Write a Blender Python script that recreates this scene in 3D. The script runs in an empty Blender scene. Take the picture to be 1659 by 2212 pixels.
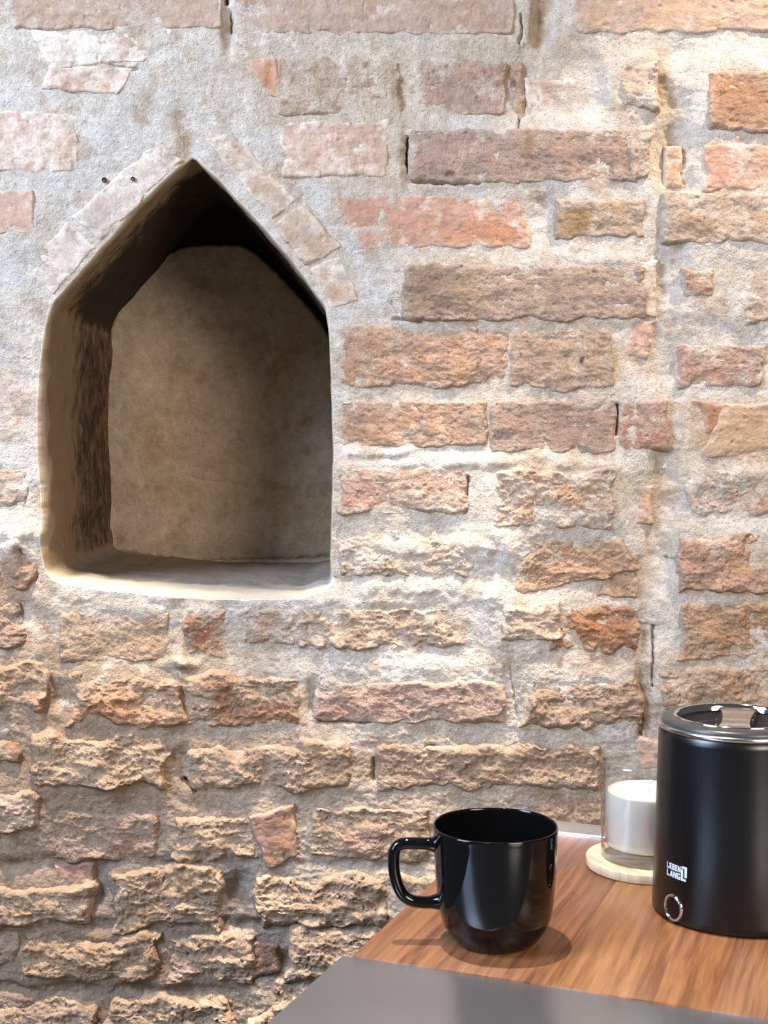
import bpy, bmesh, math, random
import numpy as np
from mathutils import Vector, Matrix

# ------------------------------------------------------------------ camera, world, lamps, exposure
sc = bpy.context.scene
COL = sc.collection
F = 2900.0                      # focal length in pixels of the 1659 x 2212 frame
CAMZ, WALLD = 1.07, 1.60        # eye height, distance from the lens to the wall face
cam_d = bpy.data.cameras.new('camera')
cam_d.sensor_fit = 'VERTICAL'; cam_d.sensor_height = 24.0; cam_d.sensor_width = 18.0
cam_d.lens = 24.0 * F / 2212.0
cam_d.shift_y = -(1106 - 950) / 2212.0
cam_d.clip_start = 0.02
cam_d.dof.use_dof = True; cam_d.dof.focus_distance = 1.6; cam_d.dof.aperture_fstop = 19
cam = bpy.data.objects.new('camera', cam_d); COL.objects.link(cam)
cam.location = (0, -WALLD, CAMZ); cam.rotation_euler = (math.radians(90), 0, 0)
sc.camera = cam

world = bpy.data.worlds.new('world'); sc.world = world; world.use_nodes = True
bg = world.node_tree.nodes['Background']
bg.inputs['Color'].default_value = (1.0, 0.96, 0.92, 1); bg.inputs['Strength'].default_value = 0.09


def lamp(name, kind, loc, target, energy, color, **kw):
    d = bpy.data.lights.new(name, kind); d.energy = energy; d.color = color
    for k_, v_ in kw.items():
        setattr(d, k_, v_)
    o = bpy.data.objects.new(name, d); COL.objects.link(o)
    o.location = loc
    o.rotation_euler = (Vector(target) - Vector(loc)).to_track_quat('-Z', 'Y').to_euler()
    return o


# daylight from the window on the left, halogen spots in the ceiling
lamp('window_daylight', 'AREA', (-1.6, -1.35, 2.45), (-0.1, 0.0, 1.4), 84, (0.64, 0.775, 1.0),
     shape='RECTANGLE', size=0.9, size_y=0.8)
lamp('window_daylight', 'AREA', (-2.3, -1.9, 1.75), (0.1, 0.0, 1.35), 52, (0.50, 0.70, 1.0),
     shape='RECTANGLE', size=1.0, size_y=1.2)
lamp('ceiling_spot', 'SPOT', (-0.10, -0.66, 2.75), (0.03, -0.66, 0.9), 235, (1.0, 0.86, 0.70),
     spot_size=math.radians(37), spot_blend=0.35, shadow_soft_size=0.016)
lamp('ceiling_spot', 'SPOT', (-0.36, -0.34, 2.70), (-0.38, -0.25, 0.9), 470, (1.0, 0.81, 0.60),
     spot_size=math.radians(21), spot_blend=0.55, shadow_soft_size=0.018)
lamp('ceiling_spot', 'SPOT', (0.10, -0.34, 2.70), (0.08, -0.24, 0.9), 400, (1.0, 0.85, 0.70),
     spot_size=math.radians(20), spot_blend=0.55, shadow_soft_size=0.018)
lamp('ceiling_spot', 'SPOT', (0.80, -0.36, 2.40), (0.45, -0.06, 1.0), 125, (1.0, 0.79, 0.60),
     spot_size=math.radians(46), spot_blend=0.6, shadow_soft_size=0.02)
lamp('niche_fill', 'AREA', (1.3, -3.0, 1.9), (-0.3, 0.3, 1.1), 66, (1.0, 0.88, 0.76), shape='DISK', size=1.1)  # added fill with no known source, brightens the niche

sc.view_settings.view_transform = 'Standard'; sc.view_settings.look = 'None'
sc.view_settings.gamma = 1.0; sc.view_settings.use_curve_mapping = False
sc.view_settings.exposure = -0.08

K = WALLD / F                   # metres per pixel on the wall face
STEP = 2.5                      # wall relief sampled every STEP pixels


# ------------------------------------------------------------------ noise
def _h(ix, iy, s):
    n = (ix.astype(np.int64) * 374761393 + iy.astype(np.int64) * 668265263 + s * 974711) & 0xffffffff
    n = ((n ^ (n >> 13)) * 1274126177) & 0xffffffff
    return (n ^ (n >> 16)) & 0xffffffff


def pn(x, y, s=0):
    """gradient noise, about -1..1"""
    x0 = np.floor(x); y0 = np.floor(y); fx = x - x0; fy = y - y0
    u = fx * fx * fx * (fx * (fx * 6 - 15) + 10); v = fy * fy * fy * (fy * (fy * 6 - 15) + 10)
    def g(dx, dy):
        a = _h(x0 + dx, y0 + dy, s).astype(np.float64) / 4294967296.0 * 6.2831853
        return np.cos(a) * (fx - dx) + np.sin(a) * (fy - dy)
    a, b, c, d = g(0, 0), g(1, 0), g(0, 1), g(1, 1)
    return 1.5 * ((a + (b - a) * u) + ((c + (d - c) * u) - (a + (b - a) * u)) * v)


def fbm(x, y, scale, octs=3, s=0, gain=0.5):
    r = 0; a = 1.0; t = 0
    for i in range(octs):
        f = 2.03 ** i / scale
        r = r + a * pn(x * f + 17.3 * i, y * f - 9.1 * i, s + i * 31); t += a; a *= gain
    return r / t * 1.3


def ridge(x, y, scale, octs=3, s=0, gain=0.55):
    r = 0; a = 1.0; t = 0
    for i in range(octs):
        f = 2.1 ** i / scale
        r = r + a * (1 - 2 * np.abs(pn(x * f + 5.3 * i, y * f + 3.7 * i, s + i * 57))); t += a; a *= gain
    return r / t - 0.35


def sstep(a, b, x):
    t = np.clip((x - a) / (b - a), 0, 1); return t * t * (3 - 2 * t)


def PX(px, py, h=0.0, d=0.0):
    """pixel of the photograph on the wall face -> world arrays; h metres out of the wall"""
    return (px - 829.5) * K, -h + 0 * px, CAMZ - (py - 950) * K


# ------------------------------------------------------------------ object helpers
def tag(o, label=None, cat=None, group=None, kind=None):
    if label: o['label'] = label
    if cat: o['category'] = cat
    if group: o['group'] = group
    if kind: o['kind'] = kind
    return o


def link(name, me, mats=(), parent=None):
    o = bpy.data.objects.new(name, me); COL.objects.link(o)
    for m in (mats if isinstance(mats, (list, tuple)) else [mats]):
        me.materials.append(m)
    if parent: o.parent = parent
    return o


def empty(name, loc, rz=0.0):
    o = bpy.data.objects.new(name, None); COL.objects.link(o); o.location = loc; o.rotation_euler.z = rz
    o.empty_display_size = 0.05
    return o


def np_mesh(name, V, Q, col=None, uv=None, tris=None):
    me = bpy.data.meshes.new(name)
    V = np.asarray(V, np.float32); Q = np.asarray(Q, np.int32)
    loops = Q.ravel(); starts = np.arange(len(Q)) * 4; tot = np.full(len(Q), 4)
    if tris is not None and len(tris):
        T = np.asarray(tris, np.int32)
        starts = np.concatenate([starts, len(loops) + np.arange(len(T)) * 3])
        loops = np.concatenate([loops, T.ravel()]); tot = np.concatenate([tot, np.full(len(T), 3)])
    me.vertices.add(len(V)); me.vertices.foreach_set('co', V.ravel())
    me.loops.add(len(loops)); me.loops.foreach_set('vertex_index', loops.astype(np.int32))
    me.polygons.add(len(tot)); me.polygons.foreach_set('loop_start', starts.astype(np.int32))
    me.polygons.foreach_set('loop_total', tot.astype(np.int32))
    me.polygons.foreach_set('use_smooth', np.ones(len(tot), bool))
    me.update(calc_edges=True)
    if col is not None:
        a = me.color_attributes.new('Col', 'FLOAT_COLOR', 'POINT')
        a.data.foreach_set('color', np.asarray(col, np.float32).ravel())
    if uv is not None:
        l = me.uv_layers.new(name='UVMap'); l.data.foreach_set('uv', np.asarray(uv, np.float32)[loops].ravel())
    me.validate()
    return me


def obj_bm(name, bm, mat, parent=None, smooth=True, loc=None):
    me = bpy.data.meshes.new(name); bmesh.ops.recalc_face_normals(bm, faces=bm.faces); bm.to_mesh(me); bm.free()
    for p in me.polygons: p.use_smooth = smooth
    o = link(name, me, mat, parent)
    if loc: o.location = loc
    return o


def lathe(profile, n=96, closed=False):
    """profile: list of (r, z); radius 0 allowed at the ends"""
    bm = bmesh.new(); rings = []
    for r, z in profile:
        if r < 1e-7: rings.append([bm.verts.new((0, 0, z))])
        else: rings.append([bm.verts.new((r * math.cos(2 * math.pi * i / n), r * math.sin(2 * math.pi * i / n), z)) for i in range(n)])
    prs = list(zip(rings[:-1], rings[1:]))
    if closed: prs.append((rings[-1], rings[0]))
    for a, b in prs:
        for i in range(n):
            j = (i + 1) % n
            if len(a) == 1 and len(b) == 1: continue
            if len(a) == 1: bm.faces.new((a[0], b[i], b[j]))
            elif len(b) == 1: bm.faces.new((a[i], a[j], b[0]))
            else: bm.faces.new((a[i], a[j], b[j], b[i]))
    return bm


def arc(cx, cz, r, a0, a1, n=6):
    return [(cx + r * math.cos(math.radians(a0 + (a1 - a0) * i / n)), cz + r * math.sin(math.radians(a0 + (a1 - a0) * i / n))) for i in range(n + 1)]


def box_bm(x0, x1, y0, y1, z0, z1, bev=0.0, seg=2):
    bm = bmesh.new(); bmesh.ops.create_cube(bm, size=1.0)
    for v in bm.verts:
        v.co = ((x0 + x1) / 2 + v.co.x * (x1 - x0), (y0 + y1) / 2 + v.co.y * (y1 - y0), (z0 + z1) / 2 + v.co.z * (z1 - z0))
    if bev: bmesh.ops.bevel(bm, geom=bm.edges[:], offset=bev, segments=seg, affect='EDGES', profile=0.5)
    return bm


# ------------------------------------------------------------------ materials
def new_mat(name):
    m = bpy.data.materials.new(name); m.use_nodes = True; nt = m.node_tree
    return m, nt, nt.nodes['Principled BSDF'], nt.nodes, nt.links


def simple(name, col, rough=0.5, metal=0.0, **kw):
    m, nt, b, N, L = new_mat(name)
    b.inputs['Base Color'].default_value = (*col, 1); b.inputs['Roughness'].default_value = rough
    b.inputs['Metallic'].default_value = metal
    for k_, v_ in kw.items(): b.inputs[k_].default_value = v_
    return m, nt, b


def add_noise(nt, vec, scale, detail=4, rough=0.6, kind='ShaderNodeTexNoise'):
    n = nt.nodes.new(kind); n.inputs['Scale'].default_value = scale
    if kind == 'ShaderNodeTexNoise':
        n.inputs['Detail'].default_value = detail; n.inputs['Roughness'].default_value = rough
    if vec is not None: nt.links.new(vec, n.inputs['Vector'])
    return n


def ramp(nt, src, a, b, ca=(0, 0, 0, 1), cb=(1, 1, 1, 1)):
    r = nt.nodes.new('ShaderNodeValToRGB'); r.color_ramp.elements[0].position = a; r.color_ramp.elements[1].position = b
    r.color_ramp.elements[0].color = ca; r.color_ramp.elements[1].color = cb
    nt.links.new(src, r.inputs['Fac']); return r


def mix(nt, fac, a, b, mode='MIX'):
    m = nt.nodes.new('ShaderNodeMix'); m.data_type = 'RGBA'; m.blend_type = mode
    for sock, v in ((m.inputs['Factor'], fac), (m.inputs['A'], a), (m.inputs['B'], b)):
        if hasattr(v, 'links'): nt.links.new(v, sock)
        elif isinstance(v, tuple): sock.default_value = v
        else: sock.default_value = v
    return m.outputs['Result']


def math_n(nt, op, a, b=None):
    m = nt.nodes.new('ShaderNodeMath'); m.operation = op
    for i, v in enumerate((a, b)):
        if v is None: continue
        if hasattr(v, 'links'): nt.links.new(v, m.inputs[i])
        else: m.inputs[i].default_value = v
    return m.outputs[0]


def masonry(name, wash=(0.78, 0.71, 0.63, 1), grain=1.0, bump=1.0, speck=0.35):
    """vertex colour = the material's own hue, its alpha = how much lime residue clings there"""
    m, nt, b, N, L = new_mat(name)
    at = N.new('ShaderNodeAttribute'); at.attribute_name = 'Col'
    tc = N.new('ShaderNodeTexCoord'); vec = tc.outputs['Object']
    fine = add_noise(nt, vec, 620, 3, 0.65)
    mid = add_noise(nt, vec, 95, 6, 0.68)
    big = add_noise(nt, vec, 24, 4, 0.6)
    blot = add_noise(nt, vec, 210, 5, 0.7)
    # lime residue
    f = math_n(nt, 'ADD', math_n(nt, 'MULTIPLY', mid.outputs['Fac'], 0.55), math_n(nt, 'MULTIPLY', blot.outputs['Fac'], 0.45))
    f = math_n(nt, 'ADD', f, math_n(nt, 'SUBTRACT', at.outputs['Alpha'], 0.5))
    wm = ramp(nt, f, 0.40, 0.74)
    c = mix(nt, math_n(nt, 'MULTIPLY', wm.outputs['Color'], 0.85), at.outputs['Color'], wash)
    # grain
    g1 = ramp(nt, mid.outputs['Fac'], 0.28, 0.74, (0.74, 0.72, 0.70, 1), (1.16, 1.15, 1.14, 1))
    c = mix(nt, 1.0, c, g1.outputs['Color'], 'MULTIPLY')
    g2 = ramp(nt, fine.outputs['Fac'], 0.30, 0.72, (0.80, 0.78, 0.76, 1), (1.14, 1.14, 1.14, 1))
    c = mix(nt, grain, c, g2.outputs['Color'], 'MULTIPLY')
    g3 = ramp(nt, big.outputs['Fac'], 0.3, 0.7, (0.9, 0.86, 0.82, 1), (1.06, 1.06, 1.06, 1))
    c = mix(nt, 1.0, c, g3.outputs['Color'], 'MULTIPLY')
    sp = add_noise(nt, vec, 420, 2, 0.5)
    s = ramp(nt, sp.outputs['Fac'], 0.62, 0.70)
    c = mix(nt, math_n(nt, 'MULTIPLY', s.outputs['Color'], speck), c, (0.16, 0.10, 0.07, 1))
    L.new(c, b.inputs['Base Color'])
    b.inputs['Roughness'].default_value = 0.93
    b.inputs['Specular IOR Level'].default_value = 0.2
    b1 = N.new('ShaderNodeBump'); b1.inputs['Strength'].default_value = 0.9 * bump; b1.inputs['Distance'].default_value = 0.0016
    L.new(fine.outputs['Fac'], b1.inputs['Height'])
    b2 = N.new('ShaderNodeBump'); b2.inputs['Strength'].default_value = 0.75 * bump; b2.inputs['Distance'].default_value = 0.006
    L.new(blot.outputs['Fac'], b2.inputs['Height']); L.new(b1.outputs[0], b2.inputs['Normal'])
    L.new(b2.outputs[0], b.inputs['Normal'])
    return m


M_MORTAR = masonry('lime_mortar', grain=1.0, bump=0.9, speck=0.45)
M_BRICK = masonry('old_brick', grain=0.9, bump=1.0)
M_STONE = masonry('smooth_cut_brick', grain=0.7, bump=0.45, speck=0.15)
M_PLASTER = masonry('niche_plaster', wash=(0.50, 0.42, 0.33, 1), grain=0.8, bump=0.5, speck=0.3)


def lining_mat():
    """niche reveal: smoothed plaster, soot in streaks that follow the reveal (UV: along, into the wall)"""
    m, nt, b, N, L = new_mat('sooty_reveal_plaster')
    at = N.new('ShaderNodeAttribute'); at.attribute_name = 'Col'
    uv = N.new('ShaderNodeUVMap'); mp = N.new('ShaderNodeMapping'); L.new(uv.outputs[0], mp.inputs['Vector'])
    mp.inputs['Scale'].default_value = (30, 330, 1)
    st = add_noise(nt, mp.outputs[0], 1.0, 7, 0.72)
    tc = N.new('ShaderNodeTexCoord')
    fine = add_noise(nt, tc.outputs['Object'], 600, 3, 0.6); mid = add_noise(nt, tc.outputs['Object'], 40, 5, 0.65)
    f = math_n(nt, 'ADD', math_n(nt, 'MULTIPLY', st.outputs['Fac'], 1.5), math_n(nt, 'MULTIPLY', mid.outputs['Fac'], 0.9))
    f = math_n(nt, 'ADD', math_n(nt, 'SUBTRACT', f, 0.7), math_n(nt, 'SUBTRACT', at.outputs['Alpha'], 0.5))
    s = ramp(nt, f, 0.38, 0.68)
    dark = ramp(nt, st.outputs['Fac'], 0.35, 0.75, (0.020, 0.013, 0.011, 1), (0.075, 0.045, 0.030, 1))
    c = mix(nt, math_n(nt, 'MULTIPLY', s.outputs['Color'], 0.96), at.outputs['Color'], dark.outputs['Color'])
    g = ramp(nt, fine.outputs['Fac'], 0.3, 0.7, (0.8, 0.8, 0.8, 1), (1.12, 1.12, 1.12, 1))
    c = mix(nt, 1.0, c, g.outputs['Color'], 'MULTIPLY')
    L.new(c, b.inputs['Base Color']); b.inputs['Roughness'].default_value = 0.85
    b.inputs['Specular IOR Level'].default_value = 0.25
    bp = N.new('ShaderNodeBump'); bp.inputs['Strength'].default_value = 0.7; bp.inputs['Distance'].default_value = 0.003
    L.new(st.outputs['Fac'], bp.inputs['Height']); L.new(bp.outputs[0], b.inputs['Normal'])
    return m


M_LINING = lining_mat()

# ------------------------------------------------------------------ niche outline (wall-face pixels, inner edge of the rounded lip)
OUT = np.array([(417, 338), (560, 486), (640, 580), (700, 662), (709, 705), (715, 850), (719, 960), (716, 1100), (713, 1200), (714, 1262),
                (650, 1277), (520, 1278), (380, 1274), (240, 1262), (130, 1249), (108, 1236), (103, 1180), (106, 1080), (98, 980), (95, 880),
                (101, 780), (107, 705), (120, 655), (200, 566), (300, 452), (360, 392)], float)
LIP = np.array([6, 6, 6, 5, 4, 4, 4, 4, 4, 8,
                15, 17, 16, 14, 12, 9, 13, 16, 17, 15,
                13, 9, 7, 9, 10, 7], float)


def resample(P, A, n, sm=3):
    Q = np.vstack([P, P[:1]]); B = np.append(A, A[0])
    d = np.r_[0, np.cumsum(np.hypot(*np.diff(Q, axis=0).T))]
    s = np.linspace(0, d[-1], n, endpoint=False)
    x, y, a = np.interp(s, d, Q[:, 0]), np.interp(s, d, Q[:, 1]), np.interp(s, d, B)
    for _ in range(sm):
        x = (np.roll(x, 1) + 2 * x + np.roll(x, -1)) / 4; y = (np.roll(y, 1) + 2 * y + np.roll(y, -1)) / 4
        a = (np.roll(a, 1) + 2 * a + np.roll(a, -1)) / 4
    return x, y, a, s


NS = 720
ox, oy, olip, os_ = resample(OUT, LIP, NS, 8)
ox += 2.2 * pn(os_ / 60, os_ * 0 + 3.1, 5) ; oy += 2.2 * pn(os_ / 60, os_ * 0 + 9.1, 6)
tx, ty = np.roll(ox, -2) - np.roll(ox, 2), np.roll(oy, -2) - np.roll(oy, 2)
tl = np.hypot(tx, ty); nx_, ny_ = ty / tl, -tx / tl          # outward (clockwise outline, y down)
for _ in range(12):
    nx_ = (np.roll(nx_, 1) + 2 * nx_ + np.roll(nx_, -1)) / 4; ny_ = (np.roll(ny_, 1) + 2 * ny_ + np.roll(ny_, -1)) / 4
hx, hy = ox + nx_ * olip, oy + ny_ * olip                   # hole in the mortar face


def inside_poly(x, y, px, py):
    r = np.zeros(x.shape, bool); n = len(px)
    for i in range(n):
        j = (i - 1) % n
        c = ((py[i] > y) != (py[j] > y))
        if not c.any(): continue
        r ^= c & (x < (px[j] - px[i]) * (y - py[i]) / (py[j] - py[i] + 1e-12) + px[i])
    return r


def seg_dist(x, y, pts):
    """distance to an open polyline"""
    d = np.full(x.shape, 1e9)
    for (x0, y0), (x1, y1) in zip(pts[:-1], pts[1:]):
        L2 = (x1 - x0) ** 2 + (y1 - y0) ** 2
        t = np.clip(((x - x0) * (x1 - x0) + (y - y0) * (y1 - y0)) / L2, 0, 1)
        d = np.minimum(d, np.hypot(x - x0 - t * (x1 - x0), y - y0 - t * (y1 - y0)))
    return d


def poly_dist(x, y, px, py, chunk=20000):
    """distance and nearest index to a dense closed ring of points"""
    xf, yf = x.ravel(), y.ravel(); D = np.empty(xf.size); I = np.empty(xf.size, int)
    for a in range(0, xf.size, chunk):
        q = (xf[a:a + chunk, None] - px[None]) ** 2 + (yf[a:a + chunk, None] - py[None]) ** 2
        i = q.argmin(1); I[a:a + chunk] = i; D[a:a + chunk] = np.sqrt(q[np.arange(len(i)), i])
    return D.reshape(x.shape), I.reshape(x.shape)


# ------------------------------------------------------------------ mortar relief
# (x, y, rx, ry, millimetres) rises and hollows of the mortar; soft-edged
BUMPS = [(1085, 1196, 75, 46, 11), (900, 1180, 120, 22, 7), (850, 1225, 120, 22, 6), (880, 1262, 160, 16, 5), (1040, 1285, 60, 25, 6),
         (980, 1000, 120, 14, 6), (1130, 985, 130, 16, 3), (820, 975, 70, 12, 6), (300, 1300, 240, 40, 4), (600, 1300, 150, 40, 4), (820, 1290, 160, 24, 4),
         (385, 1400, 26, 34, 11), (385, 1432, 40, 12, 9), (1510, 1180, 40, 60, 0), (1415, 1290, 60, 50, 4),
         (1415, 200, 60, 46, -8), (1450, 330, 46, 150, -7), (1445, 520, 30, 90, -6), (1180, 480, 34, 62, -8), (1172, 40, 24, 75, -12),
         (1440, 600, 40, 50, -5), (1440, 1050, 30, 110, -5), (1420, 1200, 40, 80, -6), (1390, 1480, 16, 120, -8),
         (880, 340, 18, 60, -8), (870, 190, 26, 46, -7), (1130, 190, 14, 60, -7), (490, 60, 16, 60, -10),
         (120, 1500, 40, 80, -7), (385, 1650, 22, 60, -9), (680, 1510, 18, 40, -8), (515, 1930, 32, 60, -9), (220, 1900, 22, 60, -9),
         (60, 1860, 90, 16, -6), (360, 1855, 200, 14, -6), (600, 1990, 220, 12, -8), (180, 2130, 260, 14, -10), (590, 2080, 60, 30, -8), (200, 1990, 80, 14, -6),
         (30, 1180, 60, 60, 8), (40, 1330, 60, 40, -4), (50, 1140, 60, 40, 6), (900, 1440, 220, 24, 3), (1070, 1840, 160, 60, -2), (790, 1860, 120, 14, -5),
         (420, 150, 120, 70, 3), (300, 250, 90, 60, 2), (560, 250, 80, 60, 2), (750, 560, 40, 90, 3), (820, 620, 60, 60, 3), (60, 700, 40, 200, 3),
         (1290, 230, 120, 60, 3), (1450, 700, 50, 50, 3), (1600, 1030, 90, 20, 4), (1250, 1000, 90, 12, 4), (1300, 560, 60, 12, 3)]
# thin open cracks: polyline, half-width px, depth mm
CRACKS = [([(929, 1612), (941, 1618)], 7, 12), ([(1440, 1205), (1470, 1215)], 4, 6), ([(150, 1415), (158, 1424)], 6, 8), ([(1100, 1440), (1120, 1560)], 2.2, 3),
          ([(483, -60), (488, 4)], 6, 22), ([(498, 30), (500, 70)], 3, 7), ([(880, 300), (878, 350), (884, 372)], 3.5, 16), ([(900, 396), (1030, 397)], 3.5, 10),
          ([(1124, 35), (1128, 60), (1122, 95)], 2.5, 8), ([(1330, 880), (1328, 935)], 5, 16), ([(1375, 1480), (1385, 1560), (1380, 1590)], 4, 12),
          ([(690, 1555), (800, 1557)], 3, 10), ([(400, 1680), (425, 1705)], 4, 10), ([(1105, 330), (1130, 228)], 2.5, 8), ([(850, 690), (910, 695)], 3, 7),
          ([(1410, 1350), (1405, 1480)], 3, 9), ([(700, 1990), (835, 1975)], 4, 9), ([(1010, 1030), (1004, 1108)], 2.5, 8), ([(45, 1190), (75, 1245)], 7, 10),
          ([(210, 130), (260, 150), (300, 152)], 3, 6), ([(845, 655), (862, 680)], 3, 3), ([(1330, 1340), (1420, 1350)], 2, 3), ([(808, 1640), (806, 1680)], 5, 9)]
# streaks of tooled mortar: broad channels (polyline, half width, mm)
CHANNELS = [([(1440, 130), (1455, 420), (1430, 620), (1440, 900), (1420, 1350)], 34, -6), ([(395, 250), (412, 345)], 22, -7),
            ([(640, 400), (770, 560), (790, 700)], 16, -2.5)]


LS = 6.0; LX, LY = np.meshgrid(np.arange(-720, 2400, LS), np.arange(-540, 2920, LS)); LEVEL = np.full(LX.shape, 6.0)


def gblur(a, sig):
    n = int(sig * 3); k = np.exp(-.5 * (np.arange(-n, n + 1) / sig) ** 2); k /= k.sum()
    for ax in (0, 1):
        pad = [(0, 0), (0, 0)]; pad[ax] = (n, n); p = np.pad(a, pad, mode='edge')
        a = sum(w * (p[i:i + a.shape[0]] if ax == 0 else p[:, i:i + a.shape[1]]) for i, w in enumerate(k))
    return a


def build_level():
    """how far the bricks stand out round about: the pointing follows them"""
    global LEVEL
    v = np.zeros(LX.shape); m = np.zeros(LX.shape)
    for box, _, _, pr, ro, _ in BR + GAB:
        P = np.array([(box[0], box[1]), (box[2], box[1]), (box[2], box[3]), (box[0], box[3])], float) if not isinstance(box[0], tuple) else np.array(box, float)
        i = inside_poly(LX, LY, P[:, 0], P[:, 1]); v[i] = pr; m[i] = 1
    global DUST
    DUST = gblur(m, 3.5)
    LEVEL = (gblur(v, 5) + 6 * .02) / (gblur(m, 5) + .02)


def level(x, y, LEVEL=None):
    LEVEL = globals()['LEVEL'] if LEVEL is None else LEVEL
    fx = np.clip((x + 720) / LS, 0, LX.shape[1] - 1.001); fy = np.clip((y + 540) / LS, 0, LX.shape[0] - 1.001)
    i, j = fx.astype(int), fy.astype(int); u, v = fx - i, fy - j
    return (LEVEL[j, i] * (1 - u) + LEVEL[j, i + 1] * u) * (1 - v) + (LEVEL[j + 1, i] * (1 - u) + LEVEL[j + 1, i + 1] * u) * v


def mortar_h(x, y):
    wx = x + 14 * fbm(x, y, 130, 2, 11); wy = y + 10 * fbm(x, y, 110, 2, 12)
    lower = sstep(1250, 1750, y + 0.25 * x * 0)
    h = 2.6 * fbm(x, y, 190, 3, 1) + (1.0 + 0.9 * lower) * fbm(x, y * 1.5, 46, 3, 2) + (0.35 + 0.35 * lower) * ridge(x, y, 17, 3, 3)
    h = h + (0.22 + .45 * lower) * fbm(x, y, 8, 2, 4)
    crumb = sstep(-0.1, 0.5, fbm(x, y, 160, 2, 21))              # crumbling patches
    h = h + crumb * (0.9 * ridge(x, y, 24, 3, 22) + 0.5 * fbm(x, y, 11, 2, 23))
    keep = 1.0 - .18 * sstep(1150, 1550, y - .12 * x)
    h = h + (level(x, y) - 2.0) * keep
    nb = np.clip(1 + 1.1 * fbm(x, y, 70, 3, 51), .1, 1.8)
    for bx, by, rx, ry, a in BUMPS:
        if a: h = h + a * (.62 if a > 0 else .9) * nb * np.exp(-(((wx - bx) / rx) ** 2 + ((wy - by) / ry) ** 2) ** 1.4)
    for pl, w, a in CHANNELS:
        h = h + a * np.exp(-(seg_dist(wx, wy, pl) / w) ** 2)
    jx = x + 3.0 * pn(x / 14, y / 14, 71); jy = y + 3.0 * pn(x / 14, y / 14, 72)
    for pl, w, a in CRACKS:
        h = h - a * np.exp(-(seg_dist(jx, jy, pl) / w) ** 2 * 1.0)
    return h * 0.001


def blend(c, m, k):
    return c * (1 - m[..., None]) + np.array(k)[None] * m[..., None] if c.ndim == 2 else c * (1 - m[..., None]) + np.array(k) * m[..., None]


# mortar hues: pale lime in general, taupe and grey low on the left, cream where it crumbles
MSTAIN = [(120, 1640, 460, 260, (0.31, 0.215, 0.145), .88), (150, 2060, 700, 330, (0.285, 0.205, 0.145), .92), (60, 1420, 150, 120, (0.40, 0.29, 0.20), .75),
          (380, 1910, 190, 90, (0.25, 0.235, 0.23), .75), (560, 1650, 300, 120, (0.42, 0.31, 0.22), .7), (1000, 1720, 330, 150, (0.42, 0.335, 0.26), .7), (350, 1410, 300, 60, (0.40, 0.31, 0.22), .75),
          (1172, 40, 22, 70, (0.44, 0.29, 0.15), .9), (1415, 210, 60, 55, (0.50, 0.37, 0.25), .7), (395, 300, 26, 56, (0.52, 0.36, 0.22), .8),
          (870, 195, 22, 44, (0.48, 0.32, 0.17), .8), (1580, 940, 110, 60, (0.52, 0.35, 0.19), .8), (700, 180, 320, 130, (0.66, 0.54, 0.41), .6),
          (850, 380, 90, 90, (0.68, 0.55, 0.42), .7), (1000, 560, 180, 20, (0.66, 0.53, 0.40), .6), (1000, 850, 240, 16, (0.66, 0.54, 0.42), .5),
          (1180, 110, 200, 60, (0.58, 0.49, 0.38), .7), (1230, 700, 160, 20, (0.62, 0.48, 0.35), .6), (1310, 780, 26, 60, (0.56, 0.40, 0.22), .7),
          (1150, 1010, 140, 26, (0.58, 0.44, 0.31), .5), (1430, 1060, 40, 90, (0.58, 0.46, 0.33), .6), (1300, 1420, 180, 40, (0.52, 0.39, 0.28), .6),
          (1390, 1520, 30, 90, (0.45, 0.33, 0.21), .7), (200, 110, 160, 60, (0.68, 0.57, 0.45), .6), (300, 1440, 200, 40, (0.46, 0.37, 0.28), .6),
          (110, 1000, 20, 240, (0.55, 0.46, 0.28), .6), (1100, 1830, 260, 70, (0.44, 0.36, 0.30), .6), (1100, 1640, 260, 50, (0.50, 0.40, 0.31), .4),
          (20, 870, 60, 60, (0.62, 0.40, 0.32), .5), (15, 1250, 70, 60, (0.45, 0.26, 0.15), .7), (90, 140, 150, 60, (0.66, 0.57, 0.47), .4),
          (620, 1420, 30, 60, (0.60, 0.56, 0.52), .4), (1440, 450, 40, 200, (0.60, 0.55, 0.49), .4)]


def mortar_col(x, y):
    c = np.empty(x.shape + (3,)); c[...] = (0.72, 0.68, 0.63)
    n = fbm(x, y, 150, 3, 41)
    c = blend(c, sstep(-0.1, 0.5, n) * 0.6, (0.70, 0.62, 0.52))
    n = fbm(x, y, 70, 3, 42)
    c = blend(c, sstep(0.15, 0.5, n) * 0.5, (0.52, 0.38, 0.25))
    du = sstep(.25, .95, level(x, y, DUST) + .25 * fbm(x, y, 50, 3, 47))
    c = blend(c, du * .55, (0.56, 0.43, 0.31))
    n = fbm(x, y, 90, 3, 43)
    c = blend(c, sstep(0.0, 0.5, n) * 0.6, (0.76, 0.74, 0.71))
    wx = x + 26 * fbm(x, y, 60, 3, 44); wy = y + 20 * fbm(x, y, 60, 3, 45)
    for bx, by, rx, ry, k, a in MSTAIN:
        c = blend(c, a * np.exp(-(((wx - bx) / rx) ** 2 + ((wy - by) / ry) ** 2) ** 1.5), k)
    al = 0.42 + 0.25 * fbm(x, y, 50, 2, 46) - 0.25 * sstep(1350, 1800, y)
    return np.concatenate([c, al[..., None]], -1)


def axis(lo, a, b, hi, s, big):
    return np.concatenate([np.arange(lo, a, big), np.arange(a, b, s), np.arange(b, hi + big, big)])


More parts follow.
